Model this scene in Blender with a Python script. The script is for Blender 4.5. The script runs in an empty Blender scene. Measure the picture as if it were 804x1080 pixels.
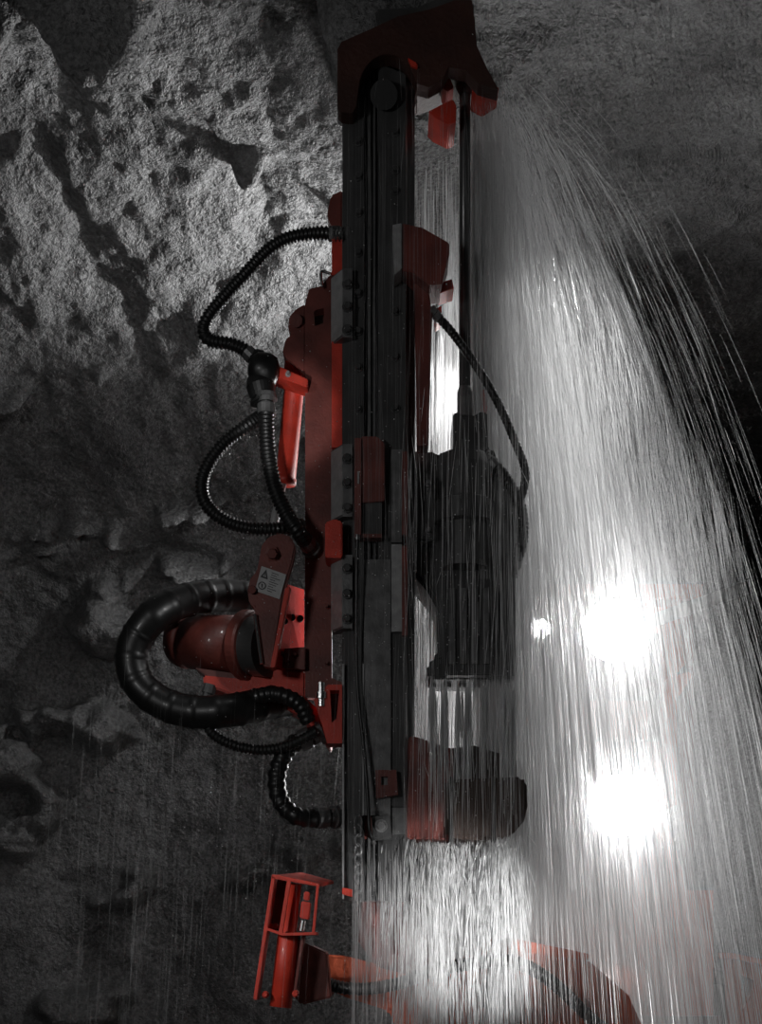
import bpy, bmesh, math, random
import numpy as np
from mathutils import Vector, Matrix, noise
random.seed(7); rng = np.random.default_rng(7)
S = bpy.context.scene; C = S.collection; PI = math.pi

# ------------------------------------------------------------------ camera
F = 1600.0; ZC = 1.2; HOR = 1000.0         # focal length in px (804x1080 frame), camera height, horizon row
cam = bpy.data.cameras.new('camera'); co = bpy.data.objects.new('camera', cam); C.objects.link(co)
co.location = (0, 0, ZC); co.rotation_euler = (PI/2, 0, 0)
cam.sensor_fit = 'VERTICAL'; cam.sensor_height = 24.0; cam.lens = 24.0*F/1080.0
cam.shift_y = (HOR-540)/1080.0; cam.clip_start = 0.05; cam.clip_end = 100
S.camera = co
def P(px, py, Y): return Vector(((px-402)/F*Y, Y, ZC+(HOR-py)/F*Y))

# ------------------------------------------------------------------ world, colour, lights
S.view_settings.view_transform = 'Standard'; S.view_settings.look = 'None'
S.view_settings.gamma = 1; S.view_settings.use_curve_mapping = False
S.view_settings.exposure = 0.0
S.cycles.transparent_max_bounces = 24; S.cycles.max_bounces = 6; S.cycles.volume_bounces = 1
S.cycles.sample_clamp_indirect = 4
w = bpy.data.worlds.new('world'); S.world = w; w.use_nodes = True
w.node_tree.nodes['Background'].inputs[0].default_value = (0.5, 0.5, 0.5, 1)
w.node_tree.nodes['Background'].inputs[1].default_value = 0.014
def lamp(name, kind, loc, power, target=None, size=0.1, angle=160, blend=0.5, col=(1, 1, 1)):
    d = bpy.data.lights.new(name, kind); d.energy = power; d.color = col
    if kind == 'SPOT': d.spot_size = math.radians(angle); d.spot_blend = blend; d.shadow_soft_size = size
    elif kind == 'POINT': d.shadow_soft_size = size
    else: d.size = size
    o = bpy.data.objects.new(name, d); C.objects.link(o); o.location = loc
    if target is not None: o.rotation_euler = (Vector(target)-Vector(loc)).to_track_quat('-Z', 'Y').to_euler()
    return o
LAMP_Y = 7.55
HL = [(648, 665, 1.0, .155), (652, 850, 1.0, .155), (570, 663, .15, .05)]      # carrier lamps: px, py, share, lens radius
for px, py, s, r in HL:
    p = P(px, py, LAMP_Y-.09)
    lamp('headlamp_light', 'SPOT', p, 165*s, p+Vector((-.3, -1, -.02)), r*.8, 112, 1.0)
lamp('rig_worklight', 'SPOT', (1.6, 6.3, 4.25), 230, P(290, 620, 5.05), .04, 36, .6)        # worklight on the machine, right of the feed
lamp('feed_back_light', 'SPOT', (.36, 5.65, 3.3), 24, (-.3, 5.05, 2.45), .02, 95, .5)           # lamp on the back of the feed
lamp('roof_fill', 'SPOT', (.7, 6.8, 3.5), 290, (-2.0, 5.9, 4.65), .05, 64, 1)           # added fill brightening the rock roof at a graze
lamp('wall_fill', 'SPOT', (-.3, 7.0, 3.5), 24, (-2.0, 8.0, 2.1), .04, 70, 1)  # added fill grazing the lower left wall for relief
lamp('guard_fill', 'SPOT', (-1.5, 3.4, 1.9), 55, P(310, 1000, 4.9), .05, 24, .6)  # added fill for the red guard frame alone
lamp('front_fill', 'AREA', (-2.4, 0.6, 2.4), 27, (0, 5, 2.6), 0.5)  # added soft front fill from beside the camera
lamp('waterfall_fill', 'SPOT', (1.25, 3.7, .75), 400, (.27, 5.0, 1.28), .05, 23, .9)  # added fill to whiten the drum waterfall
lamp('hose_fill', 'SPOT', P(262, 596, 4.72), 2, P(150, 705, 5.0), .01, 80, .8)  # added fill for the highlight inside the looped hose
lamp('barrel_fill', 'SPOT', (-.5, 3.6, 2.3), 45, P(306, 440, 5.1), .03, 13, .5)  # added narrow fill to brighten the cylinder barrel

# ------------------------------------------------------------------ materials
def mat(name, col, rough=.5, metal=0., coat=0., bump=0., bscale=60., bdist=.01, var=0., vscale=8., spec=.5):
    m = bpy.data.materials.new(name); m.use_nodes = True; nt = m.node_tree; b = nt.nodes['Principled BSDF']
    b.inputs['Base Color'].default_value = (*col, 1); b.inputs['Roughness'].default_value = rough
    b.inputs['Metallic'].default_value = metal; b.inputs['Coat Weight'].default_value = coat
    b.inputs['Coat Roughness'].default_value = .12; b.inputs['Specular IOR Level'].default_value = spec
    tc = nt.nodes.new('ShaderNodeTexCoord')
    if var:
        n = nt.nodes.new('ShaderNodeTexNoise'); n.inputs['Scale'].default_value = vscale; n.inputs['Detail'].default_value = 6
        nt.links.new(tc.outputs['Object'], n.inputs['Vector'])
        r = nt.nodes.new('ShaderNodeValToRGB'); r.color_ramp.elements[0].position = .35; r.color_ramp.elements[1].position = .68
        r.color_ramp.elements[0].color = (*[c*(1-var) for c in col], 1); r.color_ramp.elements[1].color = (*col, 1)
        nt.links.new(n.outputs[0], r.inputs[0]); nt.links.new(r.outputs[0], b.inputs['Base Color'])
    if bump:
        n = nt.nodes.new('ShaderNodeTexNoise'); n.inputs['Scale'].default_value = bscale; n.inputs['Detail'].default_value = 4
        nt.links.new(tc.outputs['Object'], n.inputs['Vector'])
        bp = nt.nodes.new('ShaderNodeBump'); bp.inputs['Strength'].default_value = bump; bp.inputs['Distance'].default_value = bdist
        nt.links.new(n.outputs[0], bp.inputs['Height']); nt.links.new(bp.outputs[0], b.inputs['Normal'])
    return m
RED = mat('wet_red_paint', (.68, .05, .025), .5, coat=.1, bump=.35, bscale=160, bdist=.003, var=.35, vscale=14)
DRED = mat('dirty_red_paint', (.20, .045, .034), .5, coat=.15, bump=.3, bscale=120, bdist=.003, var=.5, vscale=10)
ORANGE = mat('orange_red_paint', (.62, .12, .05), .45, coat=.3, bump=.2, bscale=60, var=.3)
MRED = mat('matte_red_paint', (.60, .022, .012), .85, spec=.04, bump=.3, bscale=120, bdist=.003)
HEADRED = mat('darkened_red_paint', (.055, .017, .011), .6, bump=.3, var=.4)  # red darkened to hold the head back against the front fill
BROWN = mat('dark_brown_paint', (.07, .045, .035), .5, coat=.1, bump=.3, var=.4)  # dark brown with random darker mottling
STEEL = mat('worn_steel', (.20, .20, .20), .42, metal=.55, bump=.3, bscale=90, bdist=.003, var=.45, vscale=20)
LSTEEL = mat('bright_steel', (.42, .42, .42), .35, metal=.3, bump=.3, bscale=140, bdist=.002, var=.3, vscale=30)
DARK = mat('dark_wet_steel', (.085, .085, .085), .35, metal=.3, coat=.3, bump=.3, bscale=80, bdist=.003, var=.4)
CHROME = mat('chrome', (.75, .75, .75), .15, metal=1)
RUBBER = mat('black_rubber', (.008, .008, .008), .42, coat=.1, bump=.15, bscale=120, bdist=.002)
LABEL = mat('label_grey', (.42, .42, .42), .4, var=.15, vscale=60)
INK = mat('label_ink', (.03, .03, .03), .5)
GLASS = mat('dark_cab_glass', (.02, .02, .02), .08, coat=1)
TYRE = mat('tyre_rubber', (.02, .02, .02), .7, bump=.5, bscale=30)

def rock(name, base, fine=1.0):
    m = bpy.data.materials.new(name); m.use_nodes = True; nt = m.node_tree; b = nt.nodes['Principled BSDF']; L = nt.links
    tc = nt.nodes.new('ShaderNodeTexCoord')
    def nz(scale, det=6, rough=.6):
        n = nt.nodes.new('ShaderNodeTexNoise'); n.inputs['Scale'].default_value = scale
        n.inputs['Detail'].default_value = det; n.inputs['Roughness'].default_value = rough
        L.new(tc.outputs['Object'], n.inputs['Vector']); return n
    n1 = nz(2.2); r = nt.nodes.new('ShaderNodeValToRGB')
    r.color_ramp.elements[0].position = .33; r.color_ramp.elements[1].position = .7
    r.color_ramp.elements[0].color = (base*.45,)*3+(1,); r.color_ramp.elements[1].color = (base,)*3+(1,)
    L.new(n1.outputs[0], r.inputs[0])
    n2 = nz(55, 5); r2 = nt.nodes.new('ShaderNodeValToRGB')
    r2.color_ramp.elements[0].position = .38; r2.color_ramp.elements[1].position = .62
    r2.color_ramp.elements[0].color = (.35, .35, .35, 1); r2.color_ramp.elements[1].color = (1, 1, 1, 1)
    L.new(n2.outputs[0], r2.inputs[0])
    mx = nt.nodes.new('ShaderNodeMix'); mx.data_type = 'RGBA'; mx.blend_type = 'MULTIPLY'; mx.inputs[0].default_value = .8
    L.new(r.outputs[0], mx.inputs[6]); L.new(r2.outputs[0], mx.inputs[7]); L.new(mx.outputs[2], b.inputs['Base Color'])
    b.inputs['Roughness'].default_value = .48; b.inputs['Specular IOR Level'].default_value = .5
    prev = None
    for sc, st, di in ((14, .7, .05), (45, .9*fine, .022), (120, .7*fine, .008)):
        n = nz(sc, 3); bp = nt.nodes.new('ShaderNodeBump'); bp.inputs['Strength'].default_value = st; bp.inputs['Distance'].default_value = di
        L.new(n.outputs[0], bp.inputs['Height'])
        if prev: L.new(prev.outputs[0], bp.inputs['Normal'])
        prev = bp
    L.new(prev.outputs[0], b.inputs['Normal'])
    return m
ROCK = rock('wet_shotcrete_rock', .30)
ROCKC = rock('coarse_roof_rock', .34, 1.1)
def water(name, col=.9, tl=.55, gl=.12, tr=.0, rough=.15):
    m = bpy.data.materials.new(name); m.use_nodes = True; nt = m.node_tree; nt.nodes.clear(); L = nt.links
    out = nt.nodes.new('ShaderNodeOutputMaterial')
    d = nt.nodes.new('ShaderNodeBsdfDiffuse'); d.inputs[0].default_value = (col,)*3+(1,)
    t = nt.nodes.new('ShaderNodeBsdfTranslucent'); t.inputs[0].default_value = (col,)*3+(1,)
    g = nt.nodes.new('ShaderNodeBsdfGlossy'); g.inputs['Roughness'].default_value = rough
    a = nt.nodes.new('ShaderNodeMixShader'); a.inputs[0].default_value = tl; L.new(d.outputs[0], a.inputs[1]); L.new(t.outputs[0], a.inputs[2])
    c = nt.nodes.new('ShaderNodeMixShader'); c.inputs[0].default_value = gl; L.new(a.outputs[0], c.inputs[1]); L.new(g.outputs[0], c.inputs[2])
    last = c
    if tr:
        x = nt.nodes.new('ShaderNodeBsdfTransparent'); e = nt.nodes.new('ShaderNodeMixShader'); e.inputs[0].default_value = tr
        L.new(c.outputs[0], e.inputs[1]); L.new(x.outputs[0], e.inputs[2]); last = e
    L.new(last.outputs[0], out.inputs[0]); return m
THREAD = water('thin_water_thread', .7, .5, .06, .65)
WATER = water('white_spray_water', .9, .6, .06, .5)
FROTH = water('frothy_white_water', .9, .6, .12, .1)
def emit(name, s):
    m = bpy.data.materials.new(name); m.use_nodes = True; nt = m.node_tree; nt.nodes.clear()
    o = nt.nodes.new('ShaderNodeOutputMaterial'); e = nt.nodes.new('ShaderNodeEmission'); e.inputs[1].default_value = s
    nt.links.new(e.outputs[0], o.inputs[0]); return m
LENS = emit('lit_lamp_lens', 60)
def mist(name, dens, g):
    m = bpy.data.materials.new(name); m.use_nodes = True; nt = m.node_tree; nt.nodes.clear()
    o = nt.nodes.new('ShaderNodeOutputMaterial'); v = nt.nodes.new('ShaderNodeVolumeScatter')
    v.inputs['Density'].default_value = dens; v.inputs['Anisotropy'].default_value = g
    nt.links.new(v.outputs[0], o.inputs['Volume']); m.cycles.homogeneous_volume = True; return m

# ------------------------------------------------------------------ mesh helpers
def link(name, me, m, parent=None, smooth=False):
    o = bpy.data.objects.new(name, me); C.objects.link(o)
    if m: me.materials.append(m)
    if smooth:
        me.polygons.foreach_set('use_smooth', [True]*len(me.polygons))
    if parent is not None:
        me.transform(Matrix.Translation(-Vector(root_loc(parent)))); o.parent = parent
    return o
def root_loc(p):
    v = Vector((0, 0, 0))
    while p is not None: v = v+p.location; p = p.parent
    return v
def obj(name, bm, m, parent=None, smooth=False, bevel=0., label=None):
    if bevel:
        ed = [e for e in bm.edges if len(e.link_faces) == 2 and e.calc_face_angle(0) > .5]
        try: bmesh.ops.bevel(bm, geom=ed, offset=bevel, segments=2, affect='EDGES', clamp_overlap=True)
        except Exception: pass
    bmesh.ops.recalc_face_normals(bm, faces=bm.faces)
    me = bpy.data.meshes.new(name); bm.to_mesh(me); bm.free()
    o = link(name, me, m, parent, smooth)
    if label: o['label'] = label
    return o
def thing(name, label, cat, loc, group=None):
    o = bpy.data.objects.new(name, None); C.objects.link(o); o.location = loc; o.empty_display_size = .1
    return tag(o, label, cat, group)
def tag(o, label, cat, group=None, kind=None):
    o['label'] = label; o['category'] = cat
    if group: o['group'] = group
    if kind: o['kind'] = kind
    return o
def B(): return bmesh.new()
def box(bm, x0, x1, y0, y1, z0, z1):
    v = [bm.verts.new((x, y, z)) for x in (x0, x1) for y in (y0, y1) for z in (z0, z1)]
    for f in ((0, 1, 3, 2), (4, 6, 7, 5), (0, 4, 5, 1), (2, 3, 7, 6), (0, 2, 6, 4), (1, 5, 7, 3)): bm.faces.new([v[i] for i in f])
    return bm
def pbox(bm, x0, x1, y0, y1, Y, d):       # px bounds at front plane Y, depth d
    a = P(x0, y0, Y); b = P(x1, y1, Y)
    return box(bm, a.x, b.x, Y, Y+d, b.z, a.z)
def plate(bm, pts, Y, d, holes=()):
    loops = [pts]+list(holes); edges = []
    for lp in loops:
        vs = [bm.verts.new(P(x, y, Y)) for x, y in lp]
        edges += [bm.edges.new((vs[i], vs[(i+1) % len(vs)])) for i in range(len(vs))]
    if holes:
        r = bmesh.ops.triangle_fill(bm, use_beauty=True, use_dissolve=False, edges=edges)
        fs = [g for g in r['geom'] if isinstance(g, bmesh.types.BMFace)]
    else:
        n = len(pts); fs = [bm.faces.new([e.verts[0] for e in edges[:n]])] if False else [bm.faces.new(vs)]
    r = bmesh.ops.extrude_face_region(bm, geom=fs)
    vv = [g for g in r['geom'] if isinstance(g, bmesh.types.BMVert)]
    bmesh.ops.translate(bm, verts=vv, vec=(0, d, 0))
    return bm
def circ(px, py, r, n=14, ry=None): return [(px+r*math.cos(2*PI*i/n), py+(ry or r)*math.sin(2*PI*i/n)) for i in range(n)]
def frame(d):
    d = d.normalized(); a = Vector((0, 0, 1)) if abs(d.z) < .9 else Vector((1, 0, 0))
    u = d.cross(a).normalized(); return u, d.cross(u).normalized()
def rings(bm, pts, rads, seg=16, cap=True):
    """tube through points with a radius each"""
    n = len(pts); prev = None; rr = []; u = None
    for i in range(n):
        d = (pts[min(i+1, n-1)]-pts[max(i-1, 0)]).normalized()
        if u is None: u, v = frame(d)
        else:
            u = (u-d*u.dot(d)).normalized(); v = d.cross(u)
        rr.append([bm.verts.new(pts[i]+(u*math.cos(2*PI*k/seg)+v*math.sin(2*PI*k/seg))*rads[i]) for k in range(seg)])
    for a, b in zip(rr, rr[1:]):
        for k in range(seg): bm.faces.new((a[k], a[(k+1) % seg], b[(k+1) % seg], b[k]))
    if cap: bm.faces.new(rr[0][::-1]); bm.faces.new(rr[-1])
    return bm
def cyl(bm, a, b, r, r2=None, seg=18):
    return rings(bm, [Vector(a), Vector(b)], [r, r if r2 is None else r2], seg)
def lathe(bm, a, b, prof, seg=28):
    """prof: list of (t along a->b in 0..1, radius)"""
    a = Vector(a); b = Vector(b); d = b-a; u, v = frame(d); rr = []
    for t, r in prof: rr.append([bm.verts.new(a+d*t+(u*math.cos(2*PI*k/seg)+v*math.sin(2*PI*k/seg))*max(r, 1e-4)) for k in range(seg)])
    for p, q in zip(rr, rr[1:]):
        for k in range(seg): bm.faces.new((p[k], p[(k+1) % seg], q[(k+1) % seg], q[k]))
    bm.faces.new(rr[0][::-1]); bm.faces.new(rr[-1]); return bm
def spline(pts, step):
    pts = [Vector(p) for p in pts]; out = []
    q = [pts[0]*2-pts[1]]+pts+[pts[-1]*2-pts[-2]]
    for i in range(1, len(q)-2):
        p0, p1, p2, p3 = q[i-1:i+3]; n = max(2, int((p2-p1).length/step))
        for k in range(n):
            t = k/n
            out.append(.5*((2*p1)+(p2-p0)*t+(2*p0-5*p1+4*p2-p3)*t*t+(3*p1-p0-3*p2+p3)*t**3))
    out.append(pts[-1]); return out
def ppts(l, Y): return [P(p[0], p[1], p[2] if len(p) > 2 else Y) for p in l]
def hose(name, label, l, Y, r, pitch=.014, amp=.12, group=None, m=RUBBER, fit=True, cat='hose'):
    pts = spline(ppts(l, Y), pitch/4)
    loc = pts[0].copy(); t = thing(name, label, cat, loc, group)
    rads = [r*(1+amp*(1 if i % 4 in (0, 1) else -1)*.5) for i in range(len(pts))] if amp != .05 else [r*(1.06 if i % 8 == 0 else 1) for i in range(len(pts))]
    obj('hose_sleeve', rings(B(), pts, rads, 14), m, t, True)
    if fit:
        for e, o in ((0, 3), (-1, -4)):
            bm = B(); a = pts[e]; d = (pts[e]-pts[o]).normalized()
            lathe(bm, a-d*r*1.6, a+d*r*1.2, [(0, r*1.2), (.45, r*1.25), (.5, r*1.05), (.8, r*1.05), (.82, r*1.35), (1, r*1.3)], 12)
            obj('fitting', bm, STEEL, t, label='grey steel crimped end fitting')
    return t
def bolt(parent, px, py, Y, r=.011, m=DARK, name='bolt'):
    bm = B(); p = P(px, py, Y)
    lathe(bm, p, p-Vector((0, .006, 0)), [(0, r*1.35), (1, r*1.3)], 14)
    lathe(bm, p-Vector((0, .006, 0)), p-Vector((0, .02, 0)), [(0, r), (.8, r), (1, r*.8)], 6)
    return obj(name, bm, m, parent)

# ------------------------------------------------------------------ numpy noise
_perm = rng.permutation(4096).astype(np.int64); _val = rng.random(4096)
def vnoise(x, y, z):
    xi, yi, zi = np.floor(x).astype(np.int64), np.floor(y).astype(np.int64), np.floor(z).astype(np.int64)
    fx, fy, fz = x-xi, y-yi, z-zi
    fx, fy, fz = [f*f*f*(f*(f*6-15)+10) for f in (fx, fy, fz)]
    def h(a, b, c): return _val[_perm[(_perm[(_perm[a & 4095]+b) & 4095]+c) & 4095]]
    r = 0
    for dx, wx in ((0, 1-fx), (1, fx)):
        for dy, wy in ((0, 1-fy), (1, fy)):
            for dz, wz in ((0, 1-fz), (1, fz)): r = r+wx*wy*wz*h(xi+dx, yi+dy, zi+dz)
    return r*2-1
def fbm(p, sc, oc=5, gain=.5, off=0.):
    r = 0; a = 1; s = sc
    for i in range(oc): r = r+a*vnoise(p[..., 0]*s+off+i*17.3, p[..., 1]*s+i*9.1, p[..., 2]*s-i*5.7); a *= gain; s *= 2.03
    return r
def gridmesh(name, V, m):
    n, k = V.shape[:2]; me = bpy.data.meshes.new(name)
    idx = np.arange(n*k).reshape(n, k)
    q = np.stack([idx[:-1, :-1], idx[1:, :-1], idx[1:, 1:], idx[:-1, 1:]], -1).reshape(-1, 4)
    me.vertices.add(n*k); me.vertices.foreach_set('co', V.reshape(-1).astype(np.float32))
    me.loops.add(q.size); me.loops.foreach_set('vertex_index', q.reshape(-1).astype(np.int32))
    me.polygons.add(len(q)); me.polygons.foreach_set('loop_start', (np.arange(len(q))*4).astype(np.int32))
    me.update(calc_edges=True)
    return link(name, me, m, None, True)
def displace(V, amp=1.0):
    du = np.gradient(V, axis=0); dv = np.gradient(V, axis=1)
    N = np.cross(du, dv); N /= np.linalg.norm(N, axis=-1, keepdims=True)+1e-9
    big = fbm(V, .55, 3)*.08
    mid = fbm(V, 1.7, 5, .5, 31)*.055
    ridg = (1-np.abs(fbm(V, 1.1, 4, .5, 77)))**2*.05
    q = np.clip(fbm(V*np.array([.8, 1.3, 1.3]), 2.6, 4, .45, 140)-.35, 0, .8); pit = -.32*q*q/(q*q+.05)*(1-.85*np.clip(V[..., 0]/.5, 0, 1))
    fine = fbm(V, 11, 4, .6, 211)*.016
    h = (big+mid+ridg+pit+fine)*amp
    return V-N*h[..., None]*1.0, N

# ------------------------------------------------------------------ setting: rock chamber
def yw(x):
    t = np.clip((x+.1)/2.2, 0, 1); return 8.1+5.0*t*t*(3-2*t)-.12*np.clip(-x-1.2, 0, 5)**1.5
xs = np.concatenate([np.linspace(-6.5, -3, 50), np.linspace(-2.98, 3.6, 420), np.linspace(3.65, 5, 20)])
prof = [(0., z) for z in np.linspace(-.2, 2.3, 110)]
AY, AZ, Z1 = 3.3, 2.25, 2.3
prof += [(-AY*(1-math.cos(a)), Z1+AZ*math.sin(a)) for a in np.linspace(0, PI/2, 240)[1:]]
prof += [(-AY-d, Z1+AZ) for d in np.concatenate([np.linspace(.02, 3, 150), np.linspace(3.1, 9, 40)])]
prof = np.array(prof); X, K = np.meshgrid(xs, np.arange(len(prof)), indexing='ij')
V = np.stack([X, yw(X)+prof[K.astype(int), 0], prof[K.astype(int), 1]+0*X], -1)
V, N = displace(V)
CUT = 215
o = gridmesh('wall_back', V[:, :CUT+1], ROCK); o['kind'] = 'structure'
o = gridmesh('ceiling', V[:, CUT:], ROCKC); o['kind'] = 'structure'
ys = np.linspace(-1.5, 14, 180); zs = np.linspace(-.2, 5.2, 90); A, Bz = np.meshgrid(ys, zs, indexing='ij')
V, N = displace(np.stack([3.9+0*A, A, Bz], -1)); o = gridmesh('wall_right', V, ROCK); o['kind'] = 'structure'
xs2 = np.linspace(-6.5, 4.6, 160); A, Bz = np.meshgrid(xs2, np.linspace(-1.5, 14, 200), indexing='ij')
V = np.stack([A, Bz, -.05+.03*fbm(np.stack([A, Bz, A*0], -1), 2.0, 4)], -1)
o = gridmesh('floor', V, mat('wet_gravel', (.09, .09, .09), .25, bump=.6, bscale=40, bdist=.02, var=.5)); o['kind'] = 'structure'

# ------------------------------------------------------------------ drill feed (rail, head plate, slides)
YF = 5.0
feed = thing('drill_feed', 'tall dark steel drill feed rail standing upright with a red arched head plate', 'drill feed', P(395, 960, YF+.1))
bm = B()
prof_px = [(361, .02), (372, 0), (384, 0), (385, .035), (398, .035), (399, .008), (404, 0), (428, 0), (430, .02), (438, .05), (438, .17), (361, .17)]
def rail(bm, y0, y1, pr):
    lo = [bm.verts.new((P(x, 0, YF).x, YF+d, P(0, y1, YF).z)) for x, d in pr]; hi = [bm.verts.new((v.co.x, v.co.y, P(0, y0, YF).z)) for v in lo]
    n = len(lo)
    for i in range(n): bm.faces.new((lo[i], lo[(i+1) % n], hi[(i+1) % n], hi[i]))
    bm.faces.new(lo[::-1]); bm.faces.new(hi)
rail(bm, 62, 950, prof_px)
obj('rail', bm, DARK, feed, bevel=.0015)
bm = B(); pbox(bm, 388, 391, 70, 940, YF+.02, .02); pbox(bm, 394, 396, 70, 940, YF+.02, .02)
obj('guide_rod', bm, STEEL, feed)
for x, yy in ((378, (150, 187, 225, 267, 310, 350, 388, 432)), (417, (140, 180, 202, 329, 377, 431))):
    for y in yy: bolt(feed, x, y, YF)
# head plate with arch
arch = [(378+0, 118)]+[(378+31-31*math.cos(a), 98-41*math.sin(a)) for a in np.linspace(0.1, PI-.1, 16)]+[(439, 116)]
outer = [(356, 114), (356, 52), (360, 44), (392, 30), (420, 17), (452, 10), (480, 0), (498, 0), (501, 22), (503, 48), (514, 72), (526, 94),
         (505, 88), (492, 74), (474, 70), (466, 84), (452, 92), (440, 88)]
outer2 = outer+[(438, 100)]+[(378+31-31*math.cos(a), 98-41*math.sin(a)) for a in np.linspace(PI-.1, 0.1, 16)]+[(376, 112), (372, 119), (360, 118)]
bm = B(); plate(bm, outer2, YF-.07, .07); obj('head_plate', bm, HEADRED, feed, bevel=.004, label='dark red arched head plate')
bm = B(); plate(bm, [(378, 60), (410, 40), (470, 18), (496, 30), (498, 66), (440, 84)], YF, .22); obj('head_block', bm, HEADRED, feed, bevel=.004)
bm = B(); plate(bm, [(395, 8), (440, 6), (486, -14), (500, 0), (500, 40), (470, 20), (400, 35)], YF+.02, .25); obj('stinger', bm, DARK, feed, bevel=.01, label='black rubber pad pressed to the roof')
# lit jaws of the rod centraliser under the head
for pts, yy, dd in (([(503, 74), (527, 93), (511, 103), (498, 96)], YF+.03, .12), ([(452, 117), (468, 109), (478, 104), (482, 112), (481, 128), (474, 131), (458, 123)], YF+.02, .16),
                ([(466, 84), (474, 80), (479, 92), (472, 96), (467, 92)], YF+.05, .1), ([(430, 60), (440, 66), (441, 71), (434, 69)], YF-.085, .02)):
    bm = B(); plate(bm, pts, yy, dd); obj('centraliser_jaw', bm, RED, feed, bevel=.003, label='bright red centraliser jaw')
for y in (99, 101): pass
bm = B(); cyl(bm, P(405, 100, YF-.05), P(405, 100, YF+.02), .045); obj('head_roller', bm, RUBBER, feed, bevel=.004)
bm = B(); plate(bm, [(356, 122), (360, 122), (364, 131), (356, 127)], YF+.03, .02); obj('edge_lug', bm, LSTEEL, feed)
# slide brackets on the left edge
for y0, y1 in ((288, 360), (472, 548), (588, 665)):
    bm = B(); a = P(350, y0, YF); b = P(372, y1, YF); mx = P(362, 0, YF).x
    lo = [(a.x, YF+.03), (mx, YF-.035), (b.x, YF-.035), (b.x, YF+.06), (a.x, YF+.06)]
    v0 = [bm.verts.new((x, y, b.z)) for x, y in lo]; v1 = [bm.verts.new((x, y, a.z)) for x, y in lo]
    for i in range(5): bm.faces.new((v0[i], v0[(i+1) % 5], v1[(i+1) % 5], v1[i]))
    bm.faces.new(v0[::-1]); bm.faces.new(v1)
    br = obj('slide_bracket', bm, STEEL, feed, bevel=.002)
    bm = B(); h = .003
    v = [bm.verts.new(q) for q in ((a.x-h, YF+.029, b.z+.006), (mx-h, YF-.037, b.z+.006), (mx-h, YF-.037, a.z-.006), (a.x-h, YF+.029, a.z-.006))]
    f = bm.faces.new(v); r = bmesh.ops.extrude_face_region(bm, geom=[f]); bmesh.ops.translate(bm, verts=[g for g in r['geom'] if isinstance(g, bmesh.types.BMVert)], vec=(.004, .002, 0))
    obj('lit_face_sheet', bm, LSTEEL, feed, label='paler grey steel sheet for the lit left face')  # lit left face of the bracket put into paler steel
    for k in range(3):
        q = bolt(feed, 366.5, y0+12+(y1-y0-24)*k/2, YF-.036, .013)
# clamp box, carriage bracket, wear strips on the right half
bm = B(); plate(bm, [(414, 237), (424, 235), (424, 283), (416, 290)], YF-.10, .1); obj('clamp_pad', bm, LSTEEL, feed, bevel=.002)
bm = B(); plate(bm, [(424, 235), (446, 240), (474, 256), (474, 268), (466, 300), (452, 300), (436, 287), (424, 285)], YF-.09, .15); obj('clamp_box', bm, DRED, feed, bevel=.003)
bm = B(); plate(bm, [(437, 283), (450, 290), (456, 330), (452, 470), (440, 470), (438, 330)], YF-.02, .08); obj('clamp_arm', bm, DRED, feed, bevel=.003)
bm = B(); plate(bm, [(458, 300), (477, 294), (479, 304), (464, 309)], YF-.03, .1); plate(bm, [(459, 326), (466, 322), (466, 334), (460, 338)], YF, .1); obj('clamp_jaw', bm, RED, feed, bevel=.002)
bm = B(); pbox(bm, 374, 381, 462, 567, YF-.06, .06); obj('carriage_side', bm, DRED, feed, bevel=.004)
bm = B(); plate(bm, [(381, 460), (398, 460), (406, 468), (406, 528), (381, 530)], YF-.05, .05); pbox(bm, 381, 403, 563, 567, YF-.05, .05)
obj('carriage_plate', bm, DRED, feed, bevel=.003)
bm = B(); pbox(bm, 382, 403, 530, 563, YF-.035, .03); obj('carriage_block', bm, DARK, feed, bevel=.004)
bm = B(); pbox(bm, 377, 379, 497, 510, YF-.064, .006); obj('carriage_slot', bm, LSTEEL, feed)
for a, b in ((474, 572), (574, 666)):
    bm = B(); pbox(bm, 413, 424, a, b, YF-.03, .03); obj('wear_strip', bm, STEEL if a < 500 else LSTEEL, feed, bevel=.002)
    bm = B(); pbox(bm, 424, 430, a+(2 if a < 500 else -10), b+4, YF-.032, .035); obj('strip_edge', bm, DRED, feed, bevel=.002)
bm = B(); pbox(bm, 384, 412, 590, 860, YF-.012, .02); obj('cover_plate', bm, STEEL, feed, bevel=.002)
bm = B(); pbox(bm, 361, 363, 700, 948, YF-.01, .02); pbox(bm, 382.5, 384, 700, 860, YF-.018, .02); obj('rail_edge', bm, LSTEEL, feed)
# chain at the foot
bm = B()
for k in range(9):
    p = P(378, 866+k*10, YF-.02); n = 10
    ring = [p+Vector((.011*math.cos(t), .004*(-1)**k*math.cos(t), .02*math.sin(t))) for t in np.linspace(0, 2*PI, n+1)]
    rings(bm, ring, [.0045]*len(ring), 6, False)
obj('feed_chain', bm, STEEL, feed, True)
# foot block
bm = B(); plate(bm, [(361, 936), (372, 938), (372, 946), (361, 943)], YF-.04, .06); obj('foot_lug', bm, RED, feed, bevel=.002)

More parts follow.
